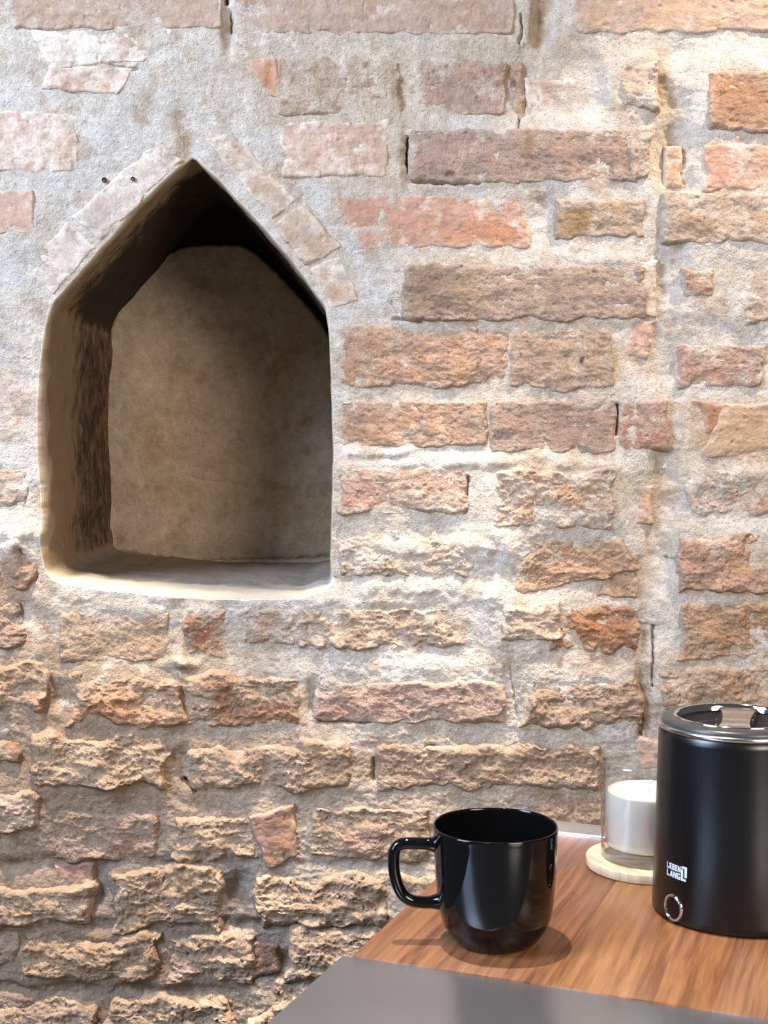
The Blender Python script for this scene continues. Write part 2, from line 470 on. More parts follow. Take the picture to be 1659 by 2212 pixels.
PAL = dict(pink=(.56, .37, .29), orange=(.56, .335, .19), red=(.52, .27, .19), taupe=(.42, .325, .265), brown=(.36, .26, .18), dark=(.27, .20, .14),
           tan=(.52, .395, .27), cream=(.64, .53, .41), ochre=(.50, .36, .21), white=(.68, .61, .53), rust=(.42, .22, .13), grey=(.50, .45, .40),
           plum=(.33, .20, .16))
for k_ in PAL:                                        # old clay, faded and dusty
    if k_ not in ('rust', 'plum', 'white', 'dark'): PAL[k_] = tuple(a * .70 + b * .30 for a, b in zip(PAL[k_], (.645, .465, .385)))
# corners are (left, top, right, bottom) or four points TL TR BR BL, in pixels on the wall face
BR = [
    # x0, y0, x1, y1, hue, second hue, proud mm, rough mm, lime 0..1
    ((-130, -75, 18, 60), 'grey', 'taupe', 5, 1.0, .5),
    ((38, -75, 478, 66), 'taupe', 'brown', 9, 1.0, .28),
    ((506, -75, 1107, 77), 'taupe', 'brown', 9, 1.0, .30),
    ((1236, -75, 1790, 73), 'taupe', 'ochre', 8, 1.0, .30),
    (((62, 68), (400, 66), (300, 134), (110, 150)), 'white', 'cream', 7, 1.2, .7),
    (((105, 142), (292, 150), (250, 210), (95, 190)), 'pink', 'white', 6, .9, .55),
    ((-130, 247, 166, 370), 'pink', 'cream', 6, 1.0, .55),
    ((-130, 416, 74, 506), 'red', 'pink', 6, .7, .35),
    ((-130, 1010, 62, 1092), 'tan', 'pink', 6, 1.6, .5),
    (((520, 130), (602, 126), (602, 218), (575, 205)), 'orange', 'red', 7, 1.1, .25),
    ((600, 128, 868, 252), 'cream', 'tan', 6, 2.0, .45),
    ((902, 138, 1092, 250), 'pink', 'taupe', 8, 1.4, .42),
    (((1092, 138), (1128, 142), (1132, 250), (1100, 256)), 'ochre', 'cream', 3, 1.6, .3),
    ((1138, 172, 1268, 238), 'pink', 'taupe', 1.5, .9, .5),
    ((1342, 140, 1418, 236), 'cream', 'tan', 15, 2.2, .45),
    ((1528, 156, 1790, 286), 'orange', 'brown', 13, 1.6, .25),
    ((612, 266, 838, 385), 'pink', 'cream', 7, 1.2, .48),
    ((884, 283, 1378, 396), 'taupe', 'pink', 12, 1.5, .34),
    (((1340, 262), (1412, 280), (1392, 385), (1362, 392)), 'cream', 'tan', 11, 1.8, .5),
    ((1440, 316, 1470, 402), 'orange', 'ochre', 3, 1.0, .3),
    ((1520, 312, 1790, 415), 'red', 'pink', 11, 1.2, .35),
    (((722, 425), (1120, 430), (1148, 540), (775, 538)), 'red', 'orange', 8, 1.2, .32),
    ((1200, 432, 1384, 516), 'ochre', 'cream', 9, 1.6, .28),
    ((1428, 420, 1790, 526), 'cream', 'tan', 14, 1.5, .40),
    ((866, 572, 1392, 690), 'taupe', 'tan', 12, 1.8, .25),
    ((1376, 568, 1414, 682), 'cream', 'ochre', 8, 1.0, .5),
    ((1474, 586, 1536, 642), 'orange', 'cream', 12, 1.6, .5),
    ((1604, 632, 1790, 700), 'cream', 'tan', 11, 1.8, .5),
    ((736, 706, 1099, 836), 'orange', 'pink', 8, 1.8, .40),
    ((1096, 708, 1322, 840), 'tan', 'pink', 9, 1.8, .38),
    (((1372, 692), (1410, 694), (1398, 778), (1342, 772)), 'red', 'pink', 6, 1.0, .3),
    ((1464, 745, 1648, 836), 'pink', 'red', 5, 1.6, .45),
    ((1664, 730, 1790, 860), 'tan', 'ochre', 6, 1.4, .4),
    ((738, 866, 1052, 962), 'orange', 'taupe', 8, 1.6, .34),
    ((1056, 866, 1326, 980), 'taupe', 'pink', 10, 1.3, .22),
    ((1337, 868, 1442, 976), 'red', 'pink', 9, 1.4, .34),
    (((1494, 868), (1572, 874), (1545, 930), (1530, 932)), 'rust', 'red', 6, .8, .05),
    (((1568, 876), (1790, 868), (1790, 990), (1506, 986)), 'ochre', 'tan', 7, 1.0, .2),
    ((732, 1006, 1008, 1108), 'pink', 'cream', 13, 1.6, .40),
    ((1064, 1014, 1322, 1142), 'cream', 'orange', 17, 2.6, .48),
    ((1370, 1050, 1406, 1130), 'orange', 'red', 5, 1.2, .3),
    ((1478, 1012, 1790, 1112), 'white', 'pink', 8, 2.6, .5),
    ((731, 1150, 1020, 1242), 'white', 'tan', 11, 2.6, .45),
    (((1150, 1164), (1340, 1164), (1386, 1228), (1086, 1292)), 'orange', 'tan', 11, 2.4, .22),
    (((1290, 1180), (1380, 1200), (1372, 1292), (1280, 1290)), 'orange', 'ochre', 8, 2.2, .25),
    ((1460, 1156, 1790, 1282), 'orange', 'pink', 15, 2.8, .32),
    ((-130, 1172, 80, 1268), 'rust', 'brown', 9, 3.2, .35),
    ((-130, 1300, 58, 1398), 'brown', 'dark', 8, 3.4, .25),  # dark hues put the shade of this spot into the brick
    ((132, 1322, 368, 1430), 'tan', 'ochre', 7, 1.6, .25),
    ((402, 1318, 492, 1412), 'tan', 'rust', 9, 3.0, .35),
    ((524, 1306, 636, 1388), 'grey', 'tan', 10, 2.0, .42),
    ((644, 1312, 1012, 1400), 'tan', 'cream', 11, 2.8, .42),
    ((1084, 1300, 1208, 1376), 'cream', 'tan', 19, 2.4, .5),
    ((1180, 1306, 1378, 1402), 'rust', 'orange', 12, 3.2, .25),
    ((1460, 1290, 1790, 1424), 'orange', 'tan', 15, 3.0, .30),
    ((-130, 1430, 102, 1536), 'tan', 'orange', 14, 3.4, .22),
    ((150, 1456, 400, 1562), 'orange', 'tan', 15, 4.0, .28),
    ((392, 1448, 654, 1566), 'tan', 'rust', 15, 4.0, .30),
    ((684, 1468, 1086, 1558), 'pink', 'taupe', 12, 2.2, .38),
    ((1128, 1462, 1378, 1562), 'brown', 'ochre', 15, 3.8, .22),
    ((1424, 1432, 1790, 1534), 'cream', 'orange', 16, 3.6, .38),
    ((1424, 1540, 1790, 1660), 'tan', 'orange', 10, 2.2, .3),
    ((-130, 1600, 46, 1642), 'tan', 'rust', 12, 2.4, .25),
    ((72, 1580, 366, 1696), 'tan', 'ochre', 17, 4.0, .26),
    ((400, 1608, 690, 1702), 'tan', 'cream', 16, 4.0, .30),
    ((640, 1592, 757, 1694), 'tan', 'ochre', 18, 2.6, .25),
    ((812, 1606, 1300, 1702), 'brown', 'tan', 12, 2.8, .28),
    ((1378, 1592, 1426, 1652), 'pink', 'red', 9, 1.2, .3),
    ((1150, 1706, 1420, 1790), 'brown', 'tan', 5, 2.0, .35),
    (((-130, 1702), (70, 1716), (112, 1770), (-130, 1850)), 'tan', 'cream', 20, 4.0, .3),
    ((118, 1752, 346, 1850), 'brown', 'taupe', 12, 2.4, .2),
    (((380, 1756), (530, 1768), (568, 1846), (376, 1846)), 'cream', 'tan', 15, 3.6, .35),
    (((534, 1758), (634, 1730), (640, 1840), (584, 1868)), 'plum', 'rust', 18, .8, .1),
    ((664, 1740, 926, 1852), 'tan', 'pink', 14, 3.0, .32),
    ((-130, 1908, 204, 1992), 'cream', 'tan', 19, 3.8, .30),
    ((124, 1862, 202, 1936), 'plum', 'taupe', 10, 1.2, .2),
    ((242, 1872, 482, 2004), 'tan', 'ochre', 17, 4.2, .25),
    ((556, 1882, 838, 1990), 'cream', 'tan', 18, 4.2, .28),
    ((862, 1886, 1010, 1932), 'cream', 'tan', 16, 2.2, .4),
    ((-130, 2010, 44, 2082), 'taupe', 'tan', 10, 3.0, .25),
    ((52, 2012, 346, 2112), 'ochre', 'brown', 17, 4.2, .2),
    ((372, 2014, 548, 2126), 'cream', 'pink', 16, 3.6, .32),
    (((524, 2030), (606, 2026), (600, 2090), (520, 2120)), 'plum', 'red', 12, 2.0, .2),
    (((628, 2000), (880, 1996), (860, 2100), (612, 2120)), 'cream', 'tan', 17, 3.4, .35),
    ((-130, 2146, 220, 2262), 'cream', 'tan', 18, 4.2, .25),
    ((242, 2136, 502, 2262), 'cream', 'ochre', 20, 4.2, .25),
    (((600, 2110), (760, 2090), (760, 2262), (516, 2262)), 'cream', 'orange', 18, 4.0, .3),
]
# the gable of the niche: cut bricks laid aslant
GAB = [(((338, 300), (398, 345), (222, 530), (150, 468)), 'grey', 'white', 3.6, .45, .52),
       (((146, 472), (218, 534), (118, 640), (44, 590)), 'grey', 'white', 3.2, .5, .55),
       (((438, 300), (506, 286), (652, 428), (584, 484)), 'tan', 'grey', 4.5, .6, .50),
       (((586, 486), (656, 430), (746, 538), (656, 576)), 'tan', 'grey', 5.0, .8, .42),
       (((660, 580), (746, 542), (780, 655), (716, 668)), 'tan', 'grey', 5.0, .7, .46)]
build_level()

gx = axis(-700, -30, 1690, 2380, STEP, 12); gy = axis(-520, -30, 2240, 2900, STEP, 12)
GX, GY = np.meshgrid(gx, gy)
ins = np.zeros(GX.shape, bool)
sub = (GX > 40) & (GX < 780) & (GY > 280) & (GY < 1340)
ins[sub] = inside_poly(GX[sub], GY[sub], hx, hy)
cell_ok = ~(ins[:-1, :-1] & ins[1:, :-1] & ins[:-1, 1:] & ins[1:, 1:])
used = np.zeros(GX.shape, bool)
for dy in (0, 1):
    for dx in (0, 1):
        used[dy:dy + cell_ok.shape[0], dx:dx + cell_ok.shape[1]] |= cell_ok
snap = ins & used
D_, I_ = poly_dist(GX[snap], GY[snap], hx, hy)
GX[snap] = hx[I_]; GY[snap] = hy[I_]
MH = mortar_h(GX, GY); MC = mortar_col(GX, GY)
# the brick bodies sink the mortar under their own middle a little so that it never pokes through
xw, yw, zw = PX(GX, GY, MH)
idx = np.full(GX.shape, -1); idx[used] = np.arange(used.sum())
q = np.stack([idx[:-1, :-1], idx[1:, :-1], idx[1:, 1:], idx[:-1, 1:]], -1)[cell_ok]
mw = np_mesh('wall_back', np.stack([xw, yw, zw], -1)[used], q, MC[used])
wall = link('wall_back', mw, M_MORTAR)
tag(wall, 'old brick wall in pale smeared lime mortar with a pointed niche', kind='structure')

# ------------------------------------------------------------------ bricks
# brick-only colour patches (hue of the clay; near-black spots paint the shade in pits)
BSTAIN_PITS = [(1250, 782, 5, 10, (.04, .03, .03), .95), (1098, 176, 8, 14, (.08, .05, .04), .9), (965, 382, 9, 5, (.16, .05, .04), .9), (1031, 790, 2, 12, (.1, .06, .05), .9),
          (585, 175, 22, 40, (.50, .26, .13), .8), (240, 190, 26, 20, (.56, .28, .15), .8), (930, 630, 90, 60, (.33, .24, .17), .7), (1080, 510, 120, 30, (.55, .26, .14), .6),
          (1240, 480, 40, 34, (.40, .26, .12), .8), (1290, 345, 130, 24, (.30, .23, .22), .55), (1135, 320, 10, 60, (.4, .25, .12), .6), (1200, 900, 110, 60, (.40, .29, .24), .6),
          (450, 1368, 20, 20, (.36, .14, .08), .9), (1260, 1340, 60, 34, (.50, .24, .12), .8), (240, 1530, 60, 30, (.50, .24, .12), .7), (1590, 230, 80, 60, (.50, .28, .15), .6),
          (730, 1530, 40, 30, (.42, .23, .18), .6), (780, 1080, 60, 22, (.55, .33, .26), .6), (1640, 1100, 40, 30, (.55, .28, .14), .8), (1500, 1200, 50, 50, (.60, .38, .28), .7),
          (1090, 1120, 30, 20, (.52, .26, .15), .7), (1600, 1330, 100, 60, (.52, .31, .16), .5), (80, 1245, 18, 16, (.55, .26, .12), .9), (350, 2060, 30, 40, (.40, .24, .15), .5),
          (800, 760, 60, 40, (.60, .37, .24), .6), (1060, 1560, 60, 20, (.42, .25, .16), .5), (860, 480, 60, 50, (.57, .33, .26), .5)]


def ticks(L, s):
    e = [0, .8, 2.0, 3.8, 6.2]
    n = max(2, int((L - 12.4) / s))
    return np.concatenate([e, np.linspace(6.2, L - 6.2, n + 1)[1:-1], [L - 6.2, L - 3.8, L - 2.0, L - .8, L]])


def brick_mesh(box, hue, hue2, proud, rough, lime, seed, s=STEP, round_=None, grow=7, deep=.05):
    if len(box) == 4 and not isinstance(box[0], tuple):
        x0, y0, x1, y1 = box; P = np.array([(x0, y0), (x1, y0), (x1, y1), (x0, y1)], float)
    else: P = np.array(box, float)
    rs = np.random.RandomState(seed)
    P = P + rs.uniform(-2.5, 2.5, P.shape); P = P + np.sign(P - P.mean(0)) * grow
    if P[:, 1].mean() > 1425 and hue == 'cream': hue = 'tan'
    W = (np.hypot(*(P[1] - P[0])) + np.hypot(*(P[2] - P[3]))) / 2; H = (np.hypot(*(P[3] - P[0])) + np.hypot(*(P[2] - P[1]))) / 2
    a = ticks(W, s); b = ticks(H, s); A, B = np.meshgrid(a, b)
    al, bt = np.minimum(A, W - A), np.minimum(B, H - B)
    R = round_ if round_ is not None else min(H, W) * rs.uniform(.12, .24)
    # rounded corners: square -> disc inside each corner cell
    qx, qy = np.clip((R - al) / R, 0, 1), np.clip((R - bt) / R, 0, 1)
    cx, cy = qx * np.sqrt(1 - qy * qy / 2), qy * np.sqrt(1 - qx * qx / 2)
    A2 = np.where(al < R, np.where(A < W / 2, R - cx * R, W - R + cx * R), A)
    B2 = np.where(bt < R, np.where(B < H / 2, R - cy * R, H - R + cy * R), B)
    u, v = A2 / W, B2 / H
    X = (1 - v) * ((1 - u) * P[0, 0] + u * P[1, 0]) + v * ((1 - u) * P[3, 0] + u * P[2, 0])
    Y = (1 - v) * ((1 - u) * P[0, 1] + u * P[1, 1]) + v * ((1 - u) * P[3, 1] + u * P[2, 1])
    k = 1 + rough * .55
    k2 = 3.0 + 1.3 * max(0, rough - 2)
    X = X + k * (k2 * pn(X / 70, Y / 70, seed + 7) + .9 * pn(X / 19, Y / 19, seed + 8) + .5 * pn(X / 7, Y / 7, seed + 80))
    Y = Y + k * (k2 * pn(X / 90, Y / 70, seed + 9) + .9 * pn(X / 23, Y / 19, seed + 10) + .5 * pn(X / 7, Y / 7, seed + 81))
    d = np.minimum(np.minimum(A, W - A), np.minimum(B, H - B))
    e = (8 + 3.2 * rough) * (1 + .8 * pn(X / 40, Y / 40, seed + 11))
    e = np.clip(e, 4, 40)
    t = np.clip(d / e, 0, 1); pr = np.sqrt(1 - (1 - t) ** 2)
    tilt = rs.uniform(-1, 1, 2) * (0.8 + .4 * rough)
    top = proud + tilt[0] * (2 * u - 1) + tilt[1] * (2 * v - 1)
    # broken facets
    fac = ridge(X, Y * 1.25, 70, 3, seed + 20)
    top = top + rough * (1.25 * fbm(X, Y, 95, 2, seed + 21) + .85 * fac + .42 * ridge(X, Y * 1.3, 22, 3, seed + 22) + .32 * ridge(X, Y, 9, 2, seed + 23))
    # flakes: stepped ledges, mostly along the bed
    n = fbm(X, Y * 2.2, 80, 3, seed + 24) * 3
    top = top + .45 * rough * (np.floor(n) + sstep(.75, 1, n - np.floor(n))) * .8
    # chips off the arrises and a few pits
    chip = sstep(.15, .6, pn(X / 30, Y / 30, seed + 25)) * np.exp(-d / 16)
    top = top - chip * (2.0 + 1.3 * rough)
    pit = sstep(.52, .75, pn(X / 13, Y / 13, seed + 26)); top = top - pit * (.9 + .4 * rough)
    h = (-14 + (top + 14) * pr) * .001
    c = np.empty(X.shape + (3,)); c[...] = PAL[hue]
    c = blend(c, sstep(-.15, .35, fbm(X, Y, 75, 3, seed + 30)) * .85, PAL[hue2])
    low_left_tone = 1 - .08 * sstep(1380, 1600, Y) * sstep(1500, 900, X)         # darker towards the lower left of the wall
    c = blend(c, sstep(.1, .5, fbm(X, Y, 42, 3, seed + 31)) * .45, PAL['tan'])
    c = blend(c, sstep(.2, .6, fbm(X, Y, 55, 3, seed + 32)) * .4, PAL['brown'])
    wx = X + 14 * fbm(X, Y, 40, 3, 44); wy = Y + 12 * fbm(X, Y, 40, 3, 45)
    for bx, by, rx, ry, kk, am in BSTAIN_PITS:
        c = blend(c, am * np.exp(-(((wx - bx) / rx) ** 2 + ((wy - by) / ry) ** 2) ** 1.6), kk)
    c = c * low_left_tone[..., None]
    mcx = mortar_col(X, Y)
    c = c * (1 - (dm := (.70 * np.exp(-d / 9))[..., None])) + mcx[..., :3] * dm
    al_ = lime - .10 * sstep(1380, 1600, Y) + .34 * fbm(X, Y, 60, 3, seed + 33) + .20 * np.exp(-d / 10) - .02
    colr = np.concatenate([c, al_[..., None]], -1).reshape(-1, 4)
    x, y, z = PX(X, Y, h)
    V = np.stack([x, y, z], -1)
    ny, nx = A.shape; I = np.arange(ny * nx).reshape(ny, nx)
    Q = np.stack([I[:-1, :-1], I[1:, :-1], I[1:, 1:], I[:-1, 1:]], -1).reshape(-1, 4)
    ring = np.concatenate([I[0, :-1], I[:-1, -1], I[-1, :0:-1], I[:0:-1, 0]])
    V = V.reshape(-1, 3); n0 = len(V); back = V[ring].copy(); back[:, 1] += deep
    cen = back.mean(0)[None]; V = np.concatenate([V, back, cen])
    m = len(ring); r2 = np.roll(np.arange(m), -1)
    Q = np.concatenate([Q, np.stack([ring, ring[r2], n0 + r2, n0 + np.arange(m)], -1)])
    T = np.stack([n0 + np.arange(m), n0 + r2, np.full(m, n0 + m)], -1)
    colr = np.concatenate([colr, colr[ring], colr[:1]])
    return np_mesh('brick', V, Q, colr, tris=T)


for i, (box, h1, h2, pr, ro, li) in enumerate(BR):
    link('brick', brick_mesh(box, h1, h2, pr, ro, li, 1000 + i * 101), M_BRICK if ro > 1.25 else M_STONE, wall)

for i, (box, h1, h2, pr, ro, li) in enumerate(GAB):
    link('gable_brick', brick_mesh(box, h1, h2, pr, ro, li, 9000 + i * 101, round_=10, grow=1, deep=.004), M_STONE, wall)

# the wall goes on beyond the frame in the same bond
rs = np.random.RandomState(4); k = 0
for row, yy in enumerate(range(-510, 2900, 144)):
    xx = -700 + (row % 2) * 190
    while xx < 2360:
        w = rs.choice([200, 420, 470]); x1 = min(xx + w, 2370)
        out = yy + 110 < -80 or yy > 2266 or x1 < -132 or xx > 1792 or (xx > 1030 and yy > 1795)
        if out and x1 - xx > 60:
            hu, h2 = ['tan', 'orange', 'taupe', 'pink', 'cream', 'ochre'][rs.randint(6)], ['tan', 'cream', 'brown'][rs.randint(3)]
            link('brick', brick_mesh((xx, yy, x1, yy + 106), hu, h2, rs.uniform(7, 15), rs.uniform(1, 3), .35, 20000 + k * 97, s=11), M_BRICK, wall)
            k += 1
        xx += w + 38

# small dark nail holes in the pale gable brick (short plugs with recessed faces, coloured dark brown)
for (px, py, r) in ((227, 390, 3.6), (289, 388, 3.0)):
    x, y, z = (px - 829.5) * K, -0.0062, CAMZ - (py - 950) * K
    bm = lathe([(0, -.004), (r * K * .75, -.004), (r * K, 0.0), (r * K * 1.35, .0006), (r * K * 1.5, -.0004), (r * K * 1.5, -.012), (0, -.012)], 20)
    bmesh.ops.rotate(bm, verts=bm.verts, cent=(0, 0, 0), matrix=Matrix.Rotation(math.radians(90), 3, 'X'))
    obj_bm('nail_hole', bm, simple('nail_hole_dark', (.10, .065, .045), .95)[0], wall, loc=(x, y, z))

# ------------------------------------------------------------------ niche reveal (one loft) and its plastered back
ND = 0.385
lip_h = mortar_h(hx, hy)
rings = []; ph = [i / 7 for i in range(8)]
deps = np.concatenate([np.linspace(0, 1, 70)[1:] ** 1.0])
V = []; C = []; U = []
S = os_ * K
RR = olip * K
is_slopeL = np.exp(-((os_ - os_[np.argmin(np.hypot(ox - 260, oy - 498))]) / 236) ** 10)
cR = np.exp(-((os_ - os_[np.argmin(np.hypot(ox - 560, oy - 486))]) / 260) ** 8)
jL = np.exp(-((os_ - os_[np.argmin(np.hypot(ox - 98, oy - 945))]) / 312) ** 12)
sill = sstep(1215, 1245, oy) * 1.0
apex = np.exp(-((ox - 417) ** 2 + (oy - 338) ** 2) / 150 ** 2)


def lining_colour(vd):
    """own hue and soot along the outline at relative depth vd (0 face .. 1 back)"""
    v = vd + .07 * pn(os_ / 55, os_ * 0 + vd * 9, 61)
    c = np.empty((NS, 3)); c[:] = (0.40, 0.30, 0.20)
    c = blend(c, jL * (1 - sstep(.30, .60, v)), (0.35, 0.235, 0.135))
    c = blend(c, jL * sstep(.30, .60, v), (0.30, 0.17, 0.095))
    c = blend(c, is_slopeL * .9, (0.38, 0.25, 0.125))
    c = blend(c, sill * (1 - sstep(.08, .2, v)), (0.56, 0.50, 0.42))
    c = blend(c, sill * sstep(.08, .25, v), (0.31, 0.25, 0.20))  # lit front strip and shaded floor are painted into the sill colour
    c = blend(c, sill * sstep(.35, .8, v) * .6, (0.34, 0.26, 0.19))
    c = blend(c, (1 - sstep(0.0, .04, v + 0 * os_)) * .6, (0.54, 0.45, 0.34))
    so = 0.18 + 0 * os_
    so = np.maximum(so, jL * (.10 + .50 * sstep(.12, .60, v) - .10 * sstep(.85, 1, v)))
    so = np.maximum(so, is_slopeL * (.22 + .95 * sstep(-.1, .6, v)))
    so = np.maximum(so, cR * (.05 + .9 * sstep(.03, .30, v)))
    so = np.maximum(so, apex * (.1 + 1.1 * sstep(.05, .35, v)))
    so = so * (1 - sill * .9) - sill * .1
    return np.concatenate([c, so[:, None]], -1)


for kx, a in enumerate(np.linspace(0, math.pi / 2, 8)):
    off = RR * (1 - math.sin(a)); dep = RR * (1 - math.cos(a))
    fade = math.cos(a) ** 1
    x = (ox - 829.5) * K + nx_ * off; z = CAMZ - (oy - 950) * K - ny_ * off
    y = -lip_h * (0.3 + .7 * fade if kx else 1) + dep
    V.append(np.stack([x, y, z], -1)); cc = lining_colour(0.0)
    if kx == 0: cc = mortar_col(hx, hy); cc[:, 3] = .1
    C.append(cc); U.append(np.stack([S, 0 * S + dep], -1))
y_last = V[-1][:, 1].copy()
for t in deps:
    dep = y_last + (ND - y_last) * t
    nse = .0022 * fbm(os_, dep * 1800, 90, 3, 301) + .0007 * fbm(os_, dep * 1800, 18, 2, 302)
    # the reveal of the left jamb bellies a little; the floor dips
    bel = (is_slopeL + apex * .5) * .016 * t + jL * .004 * math.sin(math.pi * t) - sill * .003 * math.sin(math.pi * t)
    w = min(1, t * 8)
    o_ = (nse * w + bel)
    # everything converges slightly near the back corner so it reads as hand-made
    x = (ox - 829.5) * K + nx_ * o_; z = CAMZ - (oy - 950) * K - ny_ * o_
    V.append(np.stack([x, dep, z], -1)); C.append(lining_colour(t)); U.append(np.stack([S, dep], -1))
nr = len(V); V = np.concatenate(V); C = np.concatenate(C); U = np.concatenate(U)
I = np.arange(nr * NS).reshape(nr, NS)
J = np.roll(I, -1, axis=1)
Q = np.stack([I[:-1], I[1:], J[1:], J[:-1]], -1).reshape(-1, 4)
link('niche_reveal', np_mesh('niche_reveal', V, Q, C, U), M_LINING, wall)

# sooty masonry closing the niche
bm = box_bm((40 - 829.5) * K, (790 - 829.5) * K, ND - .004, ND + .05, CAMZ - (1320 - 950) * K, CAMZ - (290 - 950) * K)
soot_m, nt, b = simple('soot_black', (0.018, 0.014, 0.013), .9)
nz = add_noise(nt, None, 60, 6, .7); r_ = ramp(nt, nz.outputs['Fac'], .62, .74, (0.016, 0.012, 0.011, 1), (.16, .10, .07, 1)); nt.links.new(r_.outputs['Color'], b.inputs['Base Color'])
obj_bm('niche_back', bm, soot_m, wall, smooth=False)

# plaster panel: px measured on the plane at the panel's depth
PD = ND - .012; KP = (WALLD + PD) / F
PO = np.array([(226, 1245), (226, 1000), (228, 800), (236, 705), (256, 655), (284, 608), (322, 570), (362, 543), (402, 529), (440, 525), (480, 526), (520, 524),
               (558, 548), (600, 588), (650, 640), (695, 692), (722, 745), (745, 820), (752, 1000), (752, 1240)], float)
pox, poy, _, pos_ = resample(PO, np.zeros(len(PO)), 600, 25)
pox += 2.5 * fbm(pos_, pos_ * 0, 22, 3, 331); poy += 3.0 * fbm(pos_, pos_ * 0 + 50, 22, 3, 332)
gx = np.arange(215, 770, 3.0); gy = np.arange(510, 1250, 3.0); PXX, PYY = np.meshgrid(gx, gy)
inn = inside_poly(PXX, PYY, pox, poy)
ok = inn[:-1, :-1] | inn[1:, :-1] | inn[:-1, 1:] | inn[1:, 1:]
used = np.zeros(PXX.shape, bool)
for dy in (0, 1):
    for dx in (0, 1): used[dy:dy + ok.shape[0], dx:dx + ok.shape[1]] |= ok
D_, I_ = poly_dist(PXX, PYY, pox, poy)
sn = used & ~inn; PXX[sn] = pox[I_[sn]]; PYY[sn] = poy[I_[sn]]; D_[sn] = 0
X, Y = PXX, PYY
hh = 3.0 * fbm(X, Y, 170, 3, 341) + .8 * fbm(X, Y, 40, 3, 342) + .25 * fbm(X, Y, 10, 2, 343)
jx = X + 4 * pn(X / 18, Y / 18, 344); jy = Y + 4 * pn(X / 18, Y / 18, 345)
for pl, w, a in [([(415, 1030), (450, 1040), (510, 1045), (560, 1060), (620, 1038), (640, 1020)], 3.0, 1.6), ([(345, 1010), (415, 1030)], 2.5, .8),
                 ([(640, 625), (690, 650)], 2, .7), ([(560, 1060), (540, 1080)], 2.2, .8)]:
    hh = hh - a * np.exp(-(seg_dist(jx, jy, pl) / w) ** 2) + .5 * a * np.exp(-(seg_dist(jx, jy + 8, pl) / 9) ** 2)
hh = hh - 7 * np.exp(-(((X - 248) / 16) ** 2 + ((Y - 1165) / 20) ** 2)) - 5 * np.exp(-(seg_dist(jx, jy, [(243, 1195), (420, 1215), (760, 1205)]) / 5) ** 2) - 2.5 * np.exp(-(((X - 700) / 20) ** 2 + ((Y - 1200) / 8) ** 2))
ed = np.clip(D_ / 8, 0, 1); hh = -13 + (hh + 13) * np.sqrt(1 - (1 - ed) ** 2)
c = np.empty(X.shape + (3,)); c[...] = (0.66, 0.54, 0.41)
c = blend(c, sstep(-.1, .45, fbm(X, Y, 150, 3, 351)) * .75, (0.56, 0.43, 0.26))
c = blend(c, sstep(0, .45, fbm(X, Y, 90, 3, 352)) * .6, (0.66, 0.55, 0.46))
c = blend(c, sstep(.1, .5, fbm(X, Y, 60, 3, 353)) * .6, (0.46, 0.34, 0.20))
c = blend(c, .6 * np.exp(-(seg_dist(X, Y, [(262, 1190), (262, 720), (330, 600), (430, 545), (560, 560)]) / 26) ** 2), (0.56, 0.49, 0.41))
c = blend(c, .6 * np.exp(-(((X - 450) / 120) ** 2 + ((Y - 930) / 150) ** 2) ** 2), (0.60, 0.46, 0.36))
c = blend(c, .7 * np.exp(-(seg_dist(X, Y, [(270, 1195), (420, 1190), (700, 1200)]) / 18) ** 2), (0.50, 0.41, 0.34))
al = .30 + .2 * fbm(X, Y, 60, 3, 354)
xw = (X - 829.5) * KP; zw = CAMZ - (Y - 950) * KP; yw = PD - hh * .001
idx = np.full(X.shape, -1); idx[used] = np.arange(used.sum())
q = np.stack([idx[:-1, :-1], idx[1:, :-1], idx[1:, 1:], idx[:-1, 1:]], -1)[ok]
link('plaster_panel', np_mesh('plaster_panel', np.stack([xw, yw, zw], -1)[used], q, np.concatenate([c, al[..., None]], -1)[used]), M_PLASTER, wall)

# ------------------------------------------------------------------ floor
fm, nt, b = simple('dark_floor_boards', (.045, .033, .026), .6)
tag(obj_bm('floor', box_bm(-1.3, 1.6, -2.6, .0, -.03, 0), fm, smooth=False), 'dark floor at the foot of the brick wall', kind='structure')

# ------------------------------------------------------------------ table
TZ = CAMZ - .32
corner = ((762 - 829.5) / F * .833, .833 - WALLD)
table = empty('table', (corner[0], corner[1], 0), math.radians(-21.5))
tag(table, 'grey metal table with an inlaid walnut board top standing before the brick wall', 'table')
grey, nt, b = simple('grey_powder_coat', (.32, .325, .34), .27, .75)
nz = add_noise(nt, nt.nodes.new('ShaderNodeTexCoord').outputs['Object'], 900, 2, .5)
bp = nt.nodes.new('ShaderNodeBump'); bp.inputs['Strength'].default_value = .08; bp.inputs['Distance'].default_value = .0005
nt.links.new(nz.outputs['Fac'], bp.inputs['Height']); nt.links.new(bp.outputs[0], b.inputs['Normal'])
TL = 1.02
obj_bm('front_deck', box_bm(-.0072, TL, -.42, .0, TZ - .03, TZ - .0006, .0012), grey, table)
obj_bm('back_rail', box_bm(.001, TL, .3005, .3300, TZ - .03, TZ + .0016, .0012), grey, table)
obj_bm('under_tray', box_bm(.004, TL, .0005, .3, TZ - .03, TZ - .019, .0008), grey, table)
chrome, _, _ = simple('polished_edge', (.72, .73, .75), .16, 1.0)
obj_bm('edge_strip', box_bm(.001, TL, .2992, .3004, TZ - .006, TZ + .0010, .0004), chrome, table)
for x in (.04, TL - .08):
    for y in (-.39, .26):
        obj_bm('leg', box_bm(x, x + .04, y, y + .04, 0, TZ - .0305, .002), grey, table)


